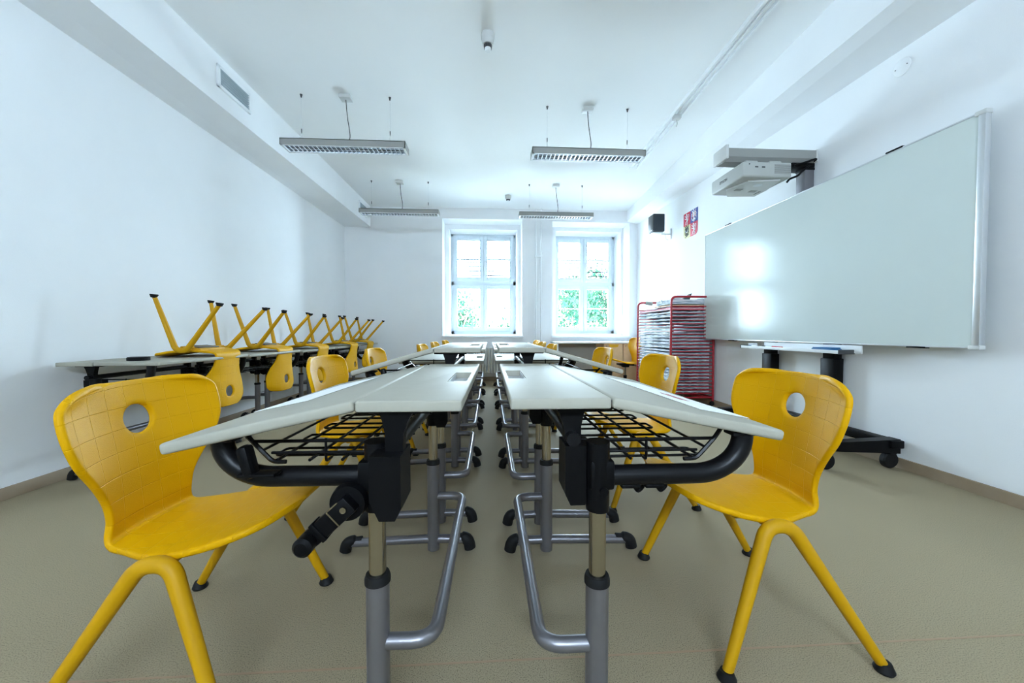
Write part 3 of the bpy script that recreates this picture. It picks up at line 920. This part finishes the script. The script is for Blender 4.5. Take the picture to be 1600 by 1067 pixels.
for yy, zz in ((2.27, BZ1), (3.93, BZ1), (2.12, BZ0), (3.85, BZ0)):
    MB().box(-.007, .026, yy - yo - .05, yy - yo + .05, zz + (.004 if zz > 1 else -.014), zz + (.014 if zz > 1 else -.004), .002).build('clamp', M['black'], wb)
for y0 in (2.68, 3.31):
    c_ = MB().box(.022, .082, y0 - yo, y0 - yo + .10, .66, 1.5, .004).build('upper_column', M['black'], wb)
    MB().box(.012, .090, y0 - yo - .008, y0 - yo + .108, .18, .67, .005).build('lower_column', M['black'], wb)
MB().box(.03, .075, 2.66 - yo, 3.44 - yo, 1.30, 1.37).build('cross_rail', M['black'], wb, smooth=False)
MB().box(.0, .085, 2.24 - yo, 3.45 - yo, .135, .185, .006).build('base_beam', M['black'], wb)
for y0 in (2.255, 3.33):
    m = MB(); m.prism([(.075, .10), (.075, .19), (-.42, .175), (-.42, .125)], y0 - yo, y0 - yo + .07, 'y'); ft = m.build('base_foot', M['black'], wb, smooth=False)
    for xx in (.045, -.38):
        m = MB(); m.lathe([(0, -.02), (.044, -.02), (.052, -.012), (.052, .012), (.044, .02), (0, .02)], 24, Matrix.Translation((xx - .01, y0 - yo + .035, .053)) @ Matrix.Rotation(PI / 2, 4, 'X'))
        m.box(xx - .03, xx + .02, y0 - yo + .01, y0 - yo + .06, .09, .135, .006)
        m.build('caster', M['rubber'], ft)
tr = MB(); tr.box(-.115, -.01, 2.50 - yo, 3.53 - yo, .720, .728, .002); tr.box(-.118, -.112, 2.50 - yo, 3.53 - yo, .716, .740, .002); tr.box(-.012, -.004, 2.44 - yo, 3.36 - yo, .72, .775)
tr.box(-.01, .03, 2.70 - yo, 2.76 - yo, .715, .73); tr.box(-.01, .03, 3.33 - yo, 3.39 - yo, .715, .73)
trob = tr.build('pen_tray', M['whiteplastic'], wb)
m = MB(); m.box(-.122, -.004, 2.492 - yo, 2.502 - yo, .714, .745, .003); m.box(-.122, -.004, 3.528 - yo, 3.538 - yo, .714, .745, .003); m.build('end_cap', M['dark'], trob)
# projector pole, arm
MB().box(.01, .09, 2.965 - yo, 3.055 - yo, 1.9, 2.22, .004).build('projector_pole', M['silver'], wb)
MB().box(.008, .092, 2.963 - yo, 3.057 - yo, 2.165, 2.185, .001).build('cable_strap', M['black'], wb)
m = MB(); ax0, ax1 = 1.86 - BX, 2.60 - BX
m.prism([(2.945 - yo, 2.31), (3.105 - yo, 2.31), (3.105 - yo, 2.235), (3.075 - yo, 2.215), (2.975 - yo, 2.215), (2.945 - yo, 2.245)], ax0, ax1, 'x')
arm_ = m.build('projector_arm', M['lampgrey'], wb, smooth=False)
MB().box(ax0 - .012, ax0 + .012, 2.935 - yo, 3.115 - yo, 2.225, 2.335, .006).build('arm_end_cap', M['greyplastic'], arm_); MB().box(ax1 - .006, ax1 + .006, 2.937 - yo, 3.113 - yo, 2.22, 2.316, .003).build('arm_end_cap', M['greyplastic'], arm_)
m = MB(); m.tube(smooth_path([(-.09, 2.95 - yo, 2.19), (-.02, 2.93 - yo, 2.205), (.07, 2.93 - yo, 2.235), (.085, 2.98 - yo, 2.22), (.02, 2.95 - yo, 2.18), (-.03, 2.95 - yo, 2.14), (-.08, 2.93 - yo, 2.10), (-.14, 2.93 - yo, 2.075), (-.16, 2.94 - yo, 2.05)], 6), .008, 8)
m.box(-.10, .09, 2.96 - yo, 3.09 - yo, 2.185, 2.218, .005); m.build('cable', M['black'], wb)
# projector
PXc, PYc, PZ = 2.12, 3.06, 2.05
pj = thing('projector', 'white short-throw projector hanging under the grey arm above the board', 'projector', (PXc, PYc, PZ))
m = MB(); m.box(-.195, .195, -.215, .205, .0, .115, .014, 3); m.box(-.17, -.07, -.208, -.12, .10, .128, .01); m.box(.02, .12, -.208, -.12, .10, .128, .01)
m.build('casing', mat('projector_grey_plastic', (0.42, 0.43, 0.41), 0.5), pj)
m = MB(); m.prism([(-.10, -.14), (.13, -.18), (.17, .02), (.17, .17), (-.06, .19), (-.16, .05)], -.012, .002); m.build('bottom_cover', M['greyplastic'], pj, smooth=False)
m = MB(); m.lathe([(0, -.0135), (.032, -.0135), (.032, -.011), (0, -.011)], 24, Matrix.Translation((.02, -.08, 0))); m.build('bottom_disc', M['alu'], pj)
m = MB(); m.box(-.10, -.045, .0, .04, -.016, -.011, .001); m.box(.04, .10, .03, .07, -.0135, -.0115); m.build('catch', M['lampgrey'], pj, smooth=False)
m = MB()
for k in range(10): m.box(.055, .185, -.2170, -.2145, .028 + k * .0072, .0315 + k * .0072)
m.build('air_grille', M['lampgrey'], pj, smooth=False)
m = MB(); m.box(-.10, -.075, -.2165, -.2145, .07, .08); m.box(-.045, -.02, -.2165, -.2145, .07, .08); m.cyl((-.145, -.217, .095), (-.145, -.214, .095), .005, 8); m.build('socket', M['dark'], pj, smooth=False)
MB().box(-.02, .05, -.05, .05, .11, .165, .004).build('mount_plate', M['greyplastic'], pj)
def lettering(txt, size, mtx, parent, m_, name='lettering'):
    c = bpy.data.curves.new(name, 'FONT'); c.body = txt; c.size = size; c.align_x = 'CENTER'; c.align_y = 'CENTER'; c.extrude = .0004
    o = bpy.data.objects.new(name, c); COL.objects.link(o)
    dg = bpy.context.evaluated_depsgraph_get(); dg.update()
    me = bpy.data.meshes.new_from_object(o.evaluated_get(dg)); bpy.data.objects.remove(o)
    me.transform(mtx); me.materials.clear(); me.materials.append(m_)
    return link(bpy.data.objects.new(name, me), parent)
lettering('EPSON', .034, Matrix.Translation((-.1957, .03, .055)) @ Matrix.Rotation(-PI / 2, 4, 'Z') @ Matrix.Rotation(PI / 2, 4, 'X'), pj, M['dark'])
lettering('EPSON', .026, Matrix.Translation((.13, .08, -.0126)) @ Matrix.Rotation(PI / 2, 4, 'Z') @ Matrix.Rotation(PI, 4, 'X'), pj, M['dark'])
# things on the pen tray
def small(name, label, cat, m, mt): return tag(m.build(name, mt), label, cat)
def at(x, y, z): return Matrix.Translation((BX + x, y, z))
t = thing('board_sponge', 'blue board sponge on the near end of the pen tray', 'sponge', (BX - .06, 2.66, .728)); MB().box(-.04, .04, -.085, .085, 0, .020, .004).build('sponge_pad', M['blue'], t); MB().box(-.036, .036, -.08, .08, .02, .028, .003).build('sponge_handle', M['blue'], t)
for (yy, mt, lb, cp) in ((3.12, 'redp', 'red marker pen lying in the middle of the pen tray', 'redp'), (3.24, 'whiteplastic', 'white marker pen with dark cap lying beside the red one', 'dark'), (3.42, 'whiteplastic', 'white marker pen with dark cap at the far end of the pen tray', 'blue')):
    t = thing('marker_pen', lb, 'pen', (BX - .07, yy, .737), 0, 'pens on the board tray'); MB().cyl((0, -.05, 0), (0, .02, 0), .008, 12).build('barrel', M[mt], t); MB().cyl((0, .02, 0), (0, .06, 0), .009, 12).build('cap', M[cp], t)
t = thing('tissue_box', 'tiny white box at the far end of the pen tray', 'box', (BX - .04, 3.47, .728)); MB().box(-.02, .02, -.035, .035, 0, .035, .003).build('box_body', M['paper'], t)

# ------------------------------------------------------------------ loudspeaker
sp = thing('loudspeaker', 'black box loudspeaker on a white wall bracket high in the back right corner', 'loudspeaker', (2.445, 5.54, 2.32))
MB().box(-.085, .085, -.09, .09, 0, .25, .01, 3).build('cabinet', M['navy'], sp)
MB().box(-.088, -.083, -.08, .08, .012, .238, .004).build('front_grille', M['dark'], sp)
MB().box(-.0895, -.087, -.06, .02, .02, .03).build('badge', M['whiteplastic'], sp, smooth=False)
m = MB(); m.box(-.07, .08, -.05, .05, -.014, -.002, .003); m.box(.07, .215, -.015, .015, -.03, -.012, .003); m.box(.20, .212, -.03, .03, -.10, .06, .003)
m.tube(smooth_path([(.09, .03, .10), (.14, .04, .0), (.16, .03, -.08), (.195, .03, -.10)]), .004, 8); m.build('wall_bracket', M['whiteplastic'], sp)

# ------------------------------------------------------------------ coat of arms on the right wall
def stroke(m, pts, w, h0, h1):
    pts = [Vector((p[0], p[1])) for p in pts]; n = len(pts)
    L_, R_ = [], []
    for i in range(n):
        d = (pts[min(i + 1, n - 1)] - pts[max(i - 1, 0)]).normalized(); nn = Vector((-d.y, d.x))
        ww = w * (1 if 0 < i < n - 1 else .6)
        L_.append(pts[i] + nn * ww / 2); R_.append(pts[i] - nn * ww / 2)
    poly = L_ + R_[::-1]
    for i in range(n - 1):
        q = [L_[i], L_[i + 1], R_[i + 1], R_[i]]
        m.prism([(p.x, p.y) for p in q], h0, h1)
def lion(m, cx, cz, s):
    T = lambda p: (cx + p[0] * s, cz + p[1] * s)
    for pts, w in (([(-.05, .30), (-.02, .10), (.04, -.08), (.02, -.22)], .16), ([(-.12, .40), (-.03, .34), (.04, .36)], .15), ([(-.04, .18), (-.20, .22), (-.30, .32)], .07), ([(-.03, .06), (-.22, .04), (-.32, .12)], .07),
                   ([(.0, -.15), (-.14, -.22), (-.14, -.36), (-.26, -.40)], .08), ([(.04, -.16), (.12, -.28), (.06, -.40), (-.02, -.44)], .08), ([(.04, -.14), (.18, -.12), (.20, .08), (.14, .2), (.22, .36)], .05), ([(.18, .05), (.30, .16), (.30, .34)], .045)):
        stroke(m, [T(p) for p in pts], w * s, .003, .006)
def eagle(m, cx, cz, s):
    T = lambda p: (cx + p[0] * s, cz + p[1] * s)
    stroke(m, [T(p) for p in ((.0, .30), (.0, .05), (.0, -.2))], .16 * s, .003, .006)
    stroke(m, [T(p) for p in ((-.1, .42), (.0, .38), (.02, .3))], .1 * s, .003, .006)
    for sx in (-1, 1):
        stroke(m, [T(p) for p in ((sx * .05, .12), (sx * .18, .30), (sx * .28, .40))], .08 * s, .003, .006)
        for k in range(4): stroke(m, [T(p) for p in ((sx * .10, .16 - k * .05), (sx * (.26 + .02 * k), .22 - k * .12), (sx * (.33 - .03 * k), .08 - k * .13))], .055 * s, .003, .006)
        stroke(m, [T(p) for p in ((sx * .04, -.16), (sx * .14, -.30), (sx * .2, -.34))], .06 * s, .003, .006)
        stroke(m, [T(p) for p in ((0, -.18), (sx * .06, -.42))], .06 * s, .003, .006)
cs = thing('coat_of_arms', 'quartered red, blue and gold coat of arms shield on the right wall', 'coat of arms', (XR(4.95) - .002, 4.955, 2.29))
# shield is drawn in a flat frame: x runs away from the window (towards the camera), y is up, z off the wall
cs.rotation_euler = Matrix(((0, 0, -1), (-1, 0, 0), (0, 1, 0))).to_euler()
hw, hh = .178, .168
def quarter(x0, x1, z0, z1, mt, rl=False, rr=False):
    p = []
    r = .06
    if rl: p += [(x0 + r * (1 - math.cos(a)), z0 + r * (1 - math.sin(a))) for a in [PI / 2 * k / 6 for k in range(7)]][::1]
    else: p += [(x0, z0)]
    if rr: p += [(x1 - r * (1 - math.cos(a)), z0 + r * (1 - math.sin(a))) for a in [PI / 2 * (6 - k) / 6 for k in range(7)]]
    else: p += [(x1, z0)]
    p += [(x1, z1), (x0, z1)]
    return MB().prism(p, 0, .003).build('shield_quarter', mt, cs, smooth=False)
q1 = quarter(-hw, 0, 0, hh, M['czred']); q2 = quarter(0, hw, 0, hh, M['czblue']); q3 = quarter(-hw, 0, -hh, 0, M['czgold'], rl=True); q4 = quarter(0, hw, -hh, 0, M['czred'], rr=True)
m = MB(); lion(m, -hw / 2, hh / 2, .17); m.build('lion', M['czwhite'], q1, smooth=False)
m = MB(); lion(m, hw / 2, -hh / 2, .17); m.build('lion', M['czwhite'], q4, smooth=False)
m = MB(); eagle(m, hw / 2, hh / 2, .18); e_ = m.build('eagle', M['czwhite'], q2, smooth=False)
m = MB()
for k in range(6):
    sx = -1 if k % 2 else 1
    m.box(hw / 2 + sx * .02 - .006, hw / 2 + sx * .02 + .006, hh / 2 + .03 - k * .013, hh / 2 + .041 - k * .013, .0061, .0072)
    m.box(hw / 2 + sx * .042 - .006, hw / 2 + sx * .042 + .006, hh / 2 + .05 - k * .015, hh / 2 + .061 - k * .015, .0061, .0072)
m.build('eagle_chequer', M['czred'], e_, smooth=False)
m = MB(); eagle(m, -hw / 2, -hh / 2 + .01, .16); e_ = m.build('eagle', M['czdark'], q3, smooth=False)
m = MB(); stroke(m, [(-hw / 2 - .035, -.06), (-hw / 2 - .02, -.085), (-hw / 2, -.093), (-hw / 2 + .02, -.085), (-hw / 2 + .035, -.06)], .012, .0061, .0072); m.build('eagle_crescent', M['czwhite'], e_, smooth=False)
m = MB(); stroke(m, [(-hw / 2 - .05, -.150), (-hw / 2, -.143), (-hw / 2 + .05, -.128)], .012, .003, .005); m.build('ribbon', M['czdark'], q3, smooth=False)

# ------------------------------------------------------------------ red drying rack
RX0, RX1, RY0, RY1, RT = 2.095, 2.605, 4.33, 5.33, 1.275
rk = thing('drying_rack', 'red wheeled drying rack filled with painted papers beside the whiteboard', 'rack', (RX0, RY0, 0))
rw, rl_ = RX1 - RX0, RY1 - RY0
for yy in (0, rl_):
    MB().tube(round_path([(0, yy, .06), (0, yy, RT), (rw, yy, RT), (rw, yy, .06)], .07, 6), .0125, 12).build('end_frame', M['red'], rk)
m = MB()
for xx in (0, rw): m.tube([(xx, 0, .10), (xx, rl_, .10)], .010, 10)
m.tube([(0, 0, .10), (rw, 0, .10)], .010, 10); m.tube([(0, rl_, .1), (rw, rl_, .1)], .010, 10)
m.tube([(0, rl_, .12), (rw, 0, .09)], .012, 10)
m.build('base_frame', M['red'], rk)
for xx in (0, rw):
    for yy in (0, rl_):
        m = MB(); m.lathe([(0, -.012), (.024, -.012), (.028, 0), (.024, .012), (0, .012)], 18, Matrix.Translation((xx - .01, yy, .029)) @ Matrix.Rotation(PI / 2, 4, 'X')); m.cyl((xx, yy, .04), (xx, yy, .07), .009, 8); m.build('caster', M['rubber'], rk)
random.seed(4)
NS = 26
for k in range(NS):
    z = .150 + k * .0405
    sh = MB().tube([(0, 0, z), (rw, 0, z)], .0056, 8).build('shelf_bar', M['red'], rk)
    MB().tube([(0, rl_, z), (rw, rl_, z)], .0056, 8).build('shelf_bar', M['red'], rk)
    m = MB()
    for xx in [rw * q / 6 for q in range(7)]: m.tube([(xx, 0, z + .0035), (xx, rl_, z + .0035)], .0024, 6)
    for q in range(1, 8): m.tube([(0, rl_ * q / 8, z), (rw, rl_ * q / 8, z)], .0024, 6)
    m.build('grid_wires', M['wire'], sh)
def pile(k, t_, mt, label, mess=0.0, x0=.02, x1=.0, y0=.05, y1=.03, grp='paper piles on the drying rack shelves'):
    z = .150 + k * .0405 + .0065
    nx, ny = 5, 12
    m = MB(); X = [x0 + (rw - x0 - x1 - .02) * i / nx for i in range(nx + 1)]; Y = [y0 + (rl_ - y0 - y1) * j / ny for j in range(ny + 1)]
    hgt = [[t_ * (.75 + .5 * random.random()) + (mess * random.random() * .012) for _ in Y] for _ in X]
    top = [[m.bm.verts.new((X[i] + random.uniform(-.006, .006), Y[j], hgt[i][j])) for j in range(ny + 1)] for i in range(nx + 1)]
    bot = [[m.bm.verts.new((X[i], Y[j], 0)) for j in range(ny + 1)] for i in range(nx + 1)]
    for i in range(nx):
        for j in range(ny):
            m.bm.faces.new((top[i][j], top[i + 1][j], top[i + 1][j + 1], top[i][j + 1])); m.bm.faces.new((bot[i][j], bot[i][j + 1], bot[i + 1][j + 1], bot[i + 1][j]))
    for i in range(nx):
        for j in (0, ny): m.bm.faces.new((top[i][j], top[i + 1][j], bot[i + 1][j], bot[i][j]))
    for j in range(ny):
        for i in (0, nx): m.bm.faces.new((top[i][j], top[i][j + 1], bot[i][j + 1], bot[i][j]))
    o = m.build('paper_pile', mt, smooth=False)
    o.location = (RX0, RY0, z)
    tag(o, label, 'paper', grp); return o
for k in range(NS - 2):
    pile(k, random.choice([.008, .012, .016, .020]), M['papers'], 'low pile of painted paper sheets filling one shelf of the red drying rack', 1.0 if k > 14 else .5)
pile(NS - 2, .018, M['pink'], 'pile of pink paper sheets near the top of the drying rack', 1.0, grp='coloured papers at the top of the rack')
pile(NS - 1, .014, M['orange'], 'pale orange card sheets on the topmost shelf of the drying rack', .3, y1=.45, grp='coloured papers at the top of the rack')
o = pile(NS - 1, .045, M['papers'], 'tall untidy paper pile on top of the drying rack at its near end', 1.6, y0=.05, y1=.55, grp='coloured papers at the top of the rack'); o.location.z += .022
t = thing('paper_cone', 'dark painted paper cone model standing on top of the drying rack', 'model', (RX0 + .33, RY0 + .30, 1.255))
m = MB(); m.prism([(-.10, 0), (.03, 0), (.06, .085), (-.02, .03)], -.03, .03, 'y'); m.build('cone_body', M['czdark'], t, smooth=False)
m = MB(); m.box(-.13, .09, -.06, .06, -.01, .006); m.build('cone_base', M['orange'], t, smooth=False)
t = thing('paper_scrap', 'crumpled grey green paper scrap hooked over the rack far top bar', 'paper', (RX0 + .16, RY1, RT))
m = MB(); m.box(-.05, .05, -.02, .03, -.03, .014, .006, mtx=Matrix.Rotation(.15, 4, 'Y')); m.build('scrap_sheet', mat('grey_green_paper', (.35, .42, .38), .8), t)

# ------------------------------------------------------------------ teacher desk
td = thing('teacher_desk', 'cream teacher desk with birch drawer units under the right window', 'desk', (1.08, 6.2, 0))
MB().box(0, 1.46, 0, .60, .675, .70, .003).build('desktop', M['trim'], td)
MB().box(.02, .045, .03, .58, .02, .675).build('side_panel', M['whiteplastic'], td, smooth=False)
MB().box(.045, .82, .50, .52, .02, .675).build('modesty_panel', M['beige'], td, smooth=False)
for x0, x1 in ((.80, 1.12), (1.125, 1.44)):
    pc = MB().box(x0, x1, .03, .57, .05, .67).build('drawer_unit', M['birch'], td, smooth=False)
    fr = MB().box(x0 + .004, x1 - .004, .018, .030, .055, .665, .002).build('drawer_front', M['birch'], pc)
    cx_ = (x0 + x1) / 2
    m = MB(); m.prism([(cx_ - .085, .655), (cx_ + .085, .655), (cx_ + .07, .622), (cx_ + .05, .612), (cx_ - .05, .612), (cx_ - .07, .622)], .008, .018, 'y'); m.build('drawer_handle', M['yhandle'], fr, smooth=False)
    m = MB(); m.cyl((cx_ - .12, .018, .63), (cx_ - .12, .010, .63), .006, 10); m.build('lock', M['dark'], fr)
m = MB(); [m.cyl((x, y, 0), (x, y, .05), .015, 10) for x in (.83, 1.41) for y in (.08, .52)]; m.box(.02, .045, .03, .58, 0, .02); m.build('desk_foot', M['dark'], td)

# ------------------------------------------------------------------ outside: trees and ground
g = MB().box(-5, 8, 12.5, 19, -4.2, -4.0).build('ground', mat('outside_paving', (.42, .42, .38), .9, noise=.1, nscale=1), smooth=False); struct(g)
def tree(label, x, y, zc, rx, rz, n, seed, size=.13):
    random.seed(seed)
    r = thing('garden_tree', label, 'tree', (x, y, -4))
    m = MB(); m.tube(smooth_path([(0, 0, 0), (.1, 0, 2), (-.05, .1, 3.6), (0, 0, zc + 4)], 4), .14, 10, radii=None)
    for k in range(7):
        a = k * 2.4; m.tube(smooth_path([(0, 0, 2.8 + k * .3), (.5 * rx * math.cos(a), .5 * rx * math.sin(a), 3.4 + k * .35), (.85 * rx * math.cos(a), .85 * rx * math.sin(a), 4 + k * .4)], 3), .035, 6)
    m.build('trunk', M['bark'], r)
    m = MB()
    cl_ = []
    for _ in range(26):
        while True:
            p = Vector((random.uniform(-1, 1), random.uniform(-1, 1), random.uniform(-1, 1)))
            if p.length < 1: break
        cl_.append(Vector((p.x * rx, p.y * rx, zc + 4 + p.z * rz)))
    for _ in range(n):
        c = random.choice(cl_)
        p = c + Vector((random.gauss(0, .34), random.gauss(0, .34), random.gauss(0, .28)))
        s_ = size * random.uniform(.6, 1.3)
        R_ = Euler((random.uniform(0, 6), random.uniform(0, 6), random.uniform(0, 6))).to_matrix()
        q = [(-.5, 0, 0), (0, -.28, .05), (.5, 0, 0), (0, .28, .05)]
        m.bm.faces.new([m.bm.verts.new(p + R_ @ (Vector(v) * s_)) for v in q])
    me = bpy.data.meshes.new('foliage'); m.bm.to_mesh(me); m.bm.free(); me.materials.append(M['leaf'])
    link(bpy.data.objects.new('foliage', me), r)
tree('leafy green tree outside the right window', 4.2, 15.5, 1.35, 2.5, 1.9, 7500, 3, .17)
tree('leafy green tree outside the left window, low in its left pane', -1.35, 15.0, 1.1, .9, 1.3, 2300, 8, .17)
tree('small leafy tree outside the left window, low in its right pane', .75, 16.0, .45, .55, .7, 900, 12, .17)
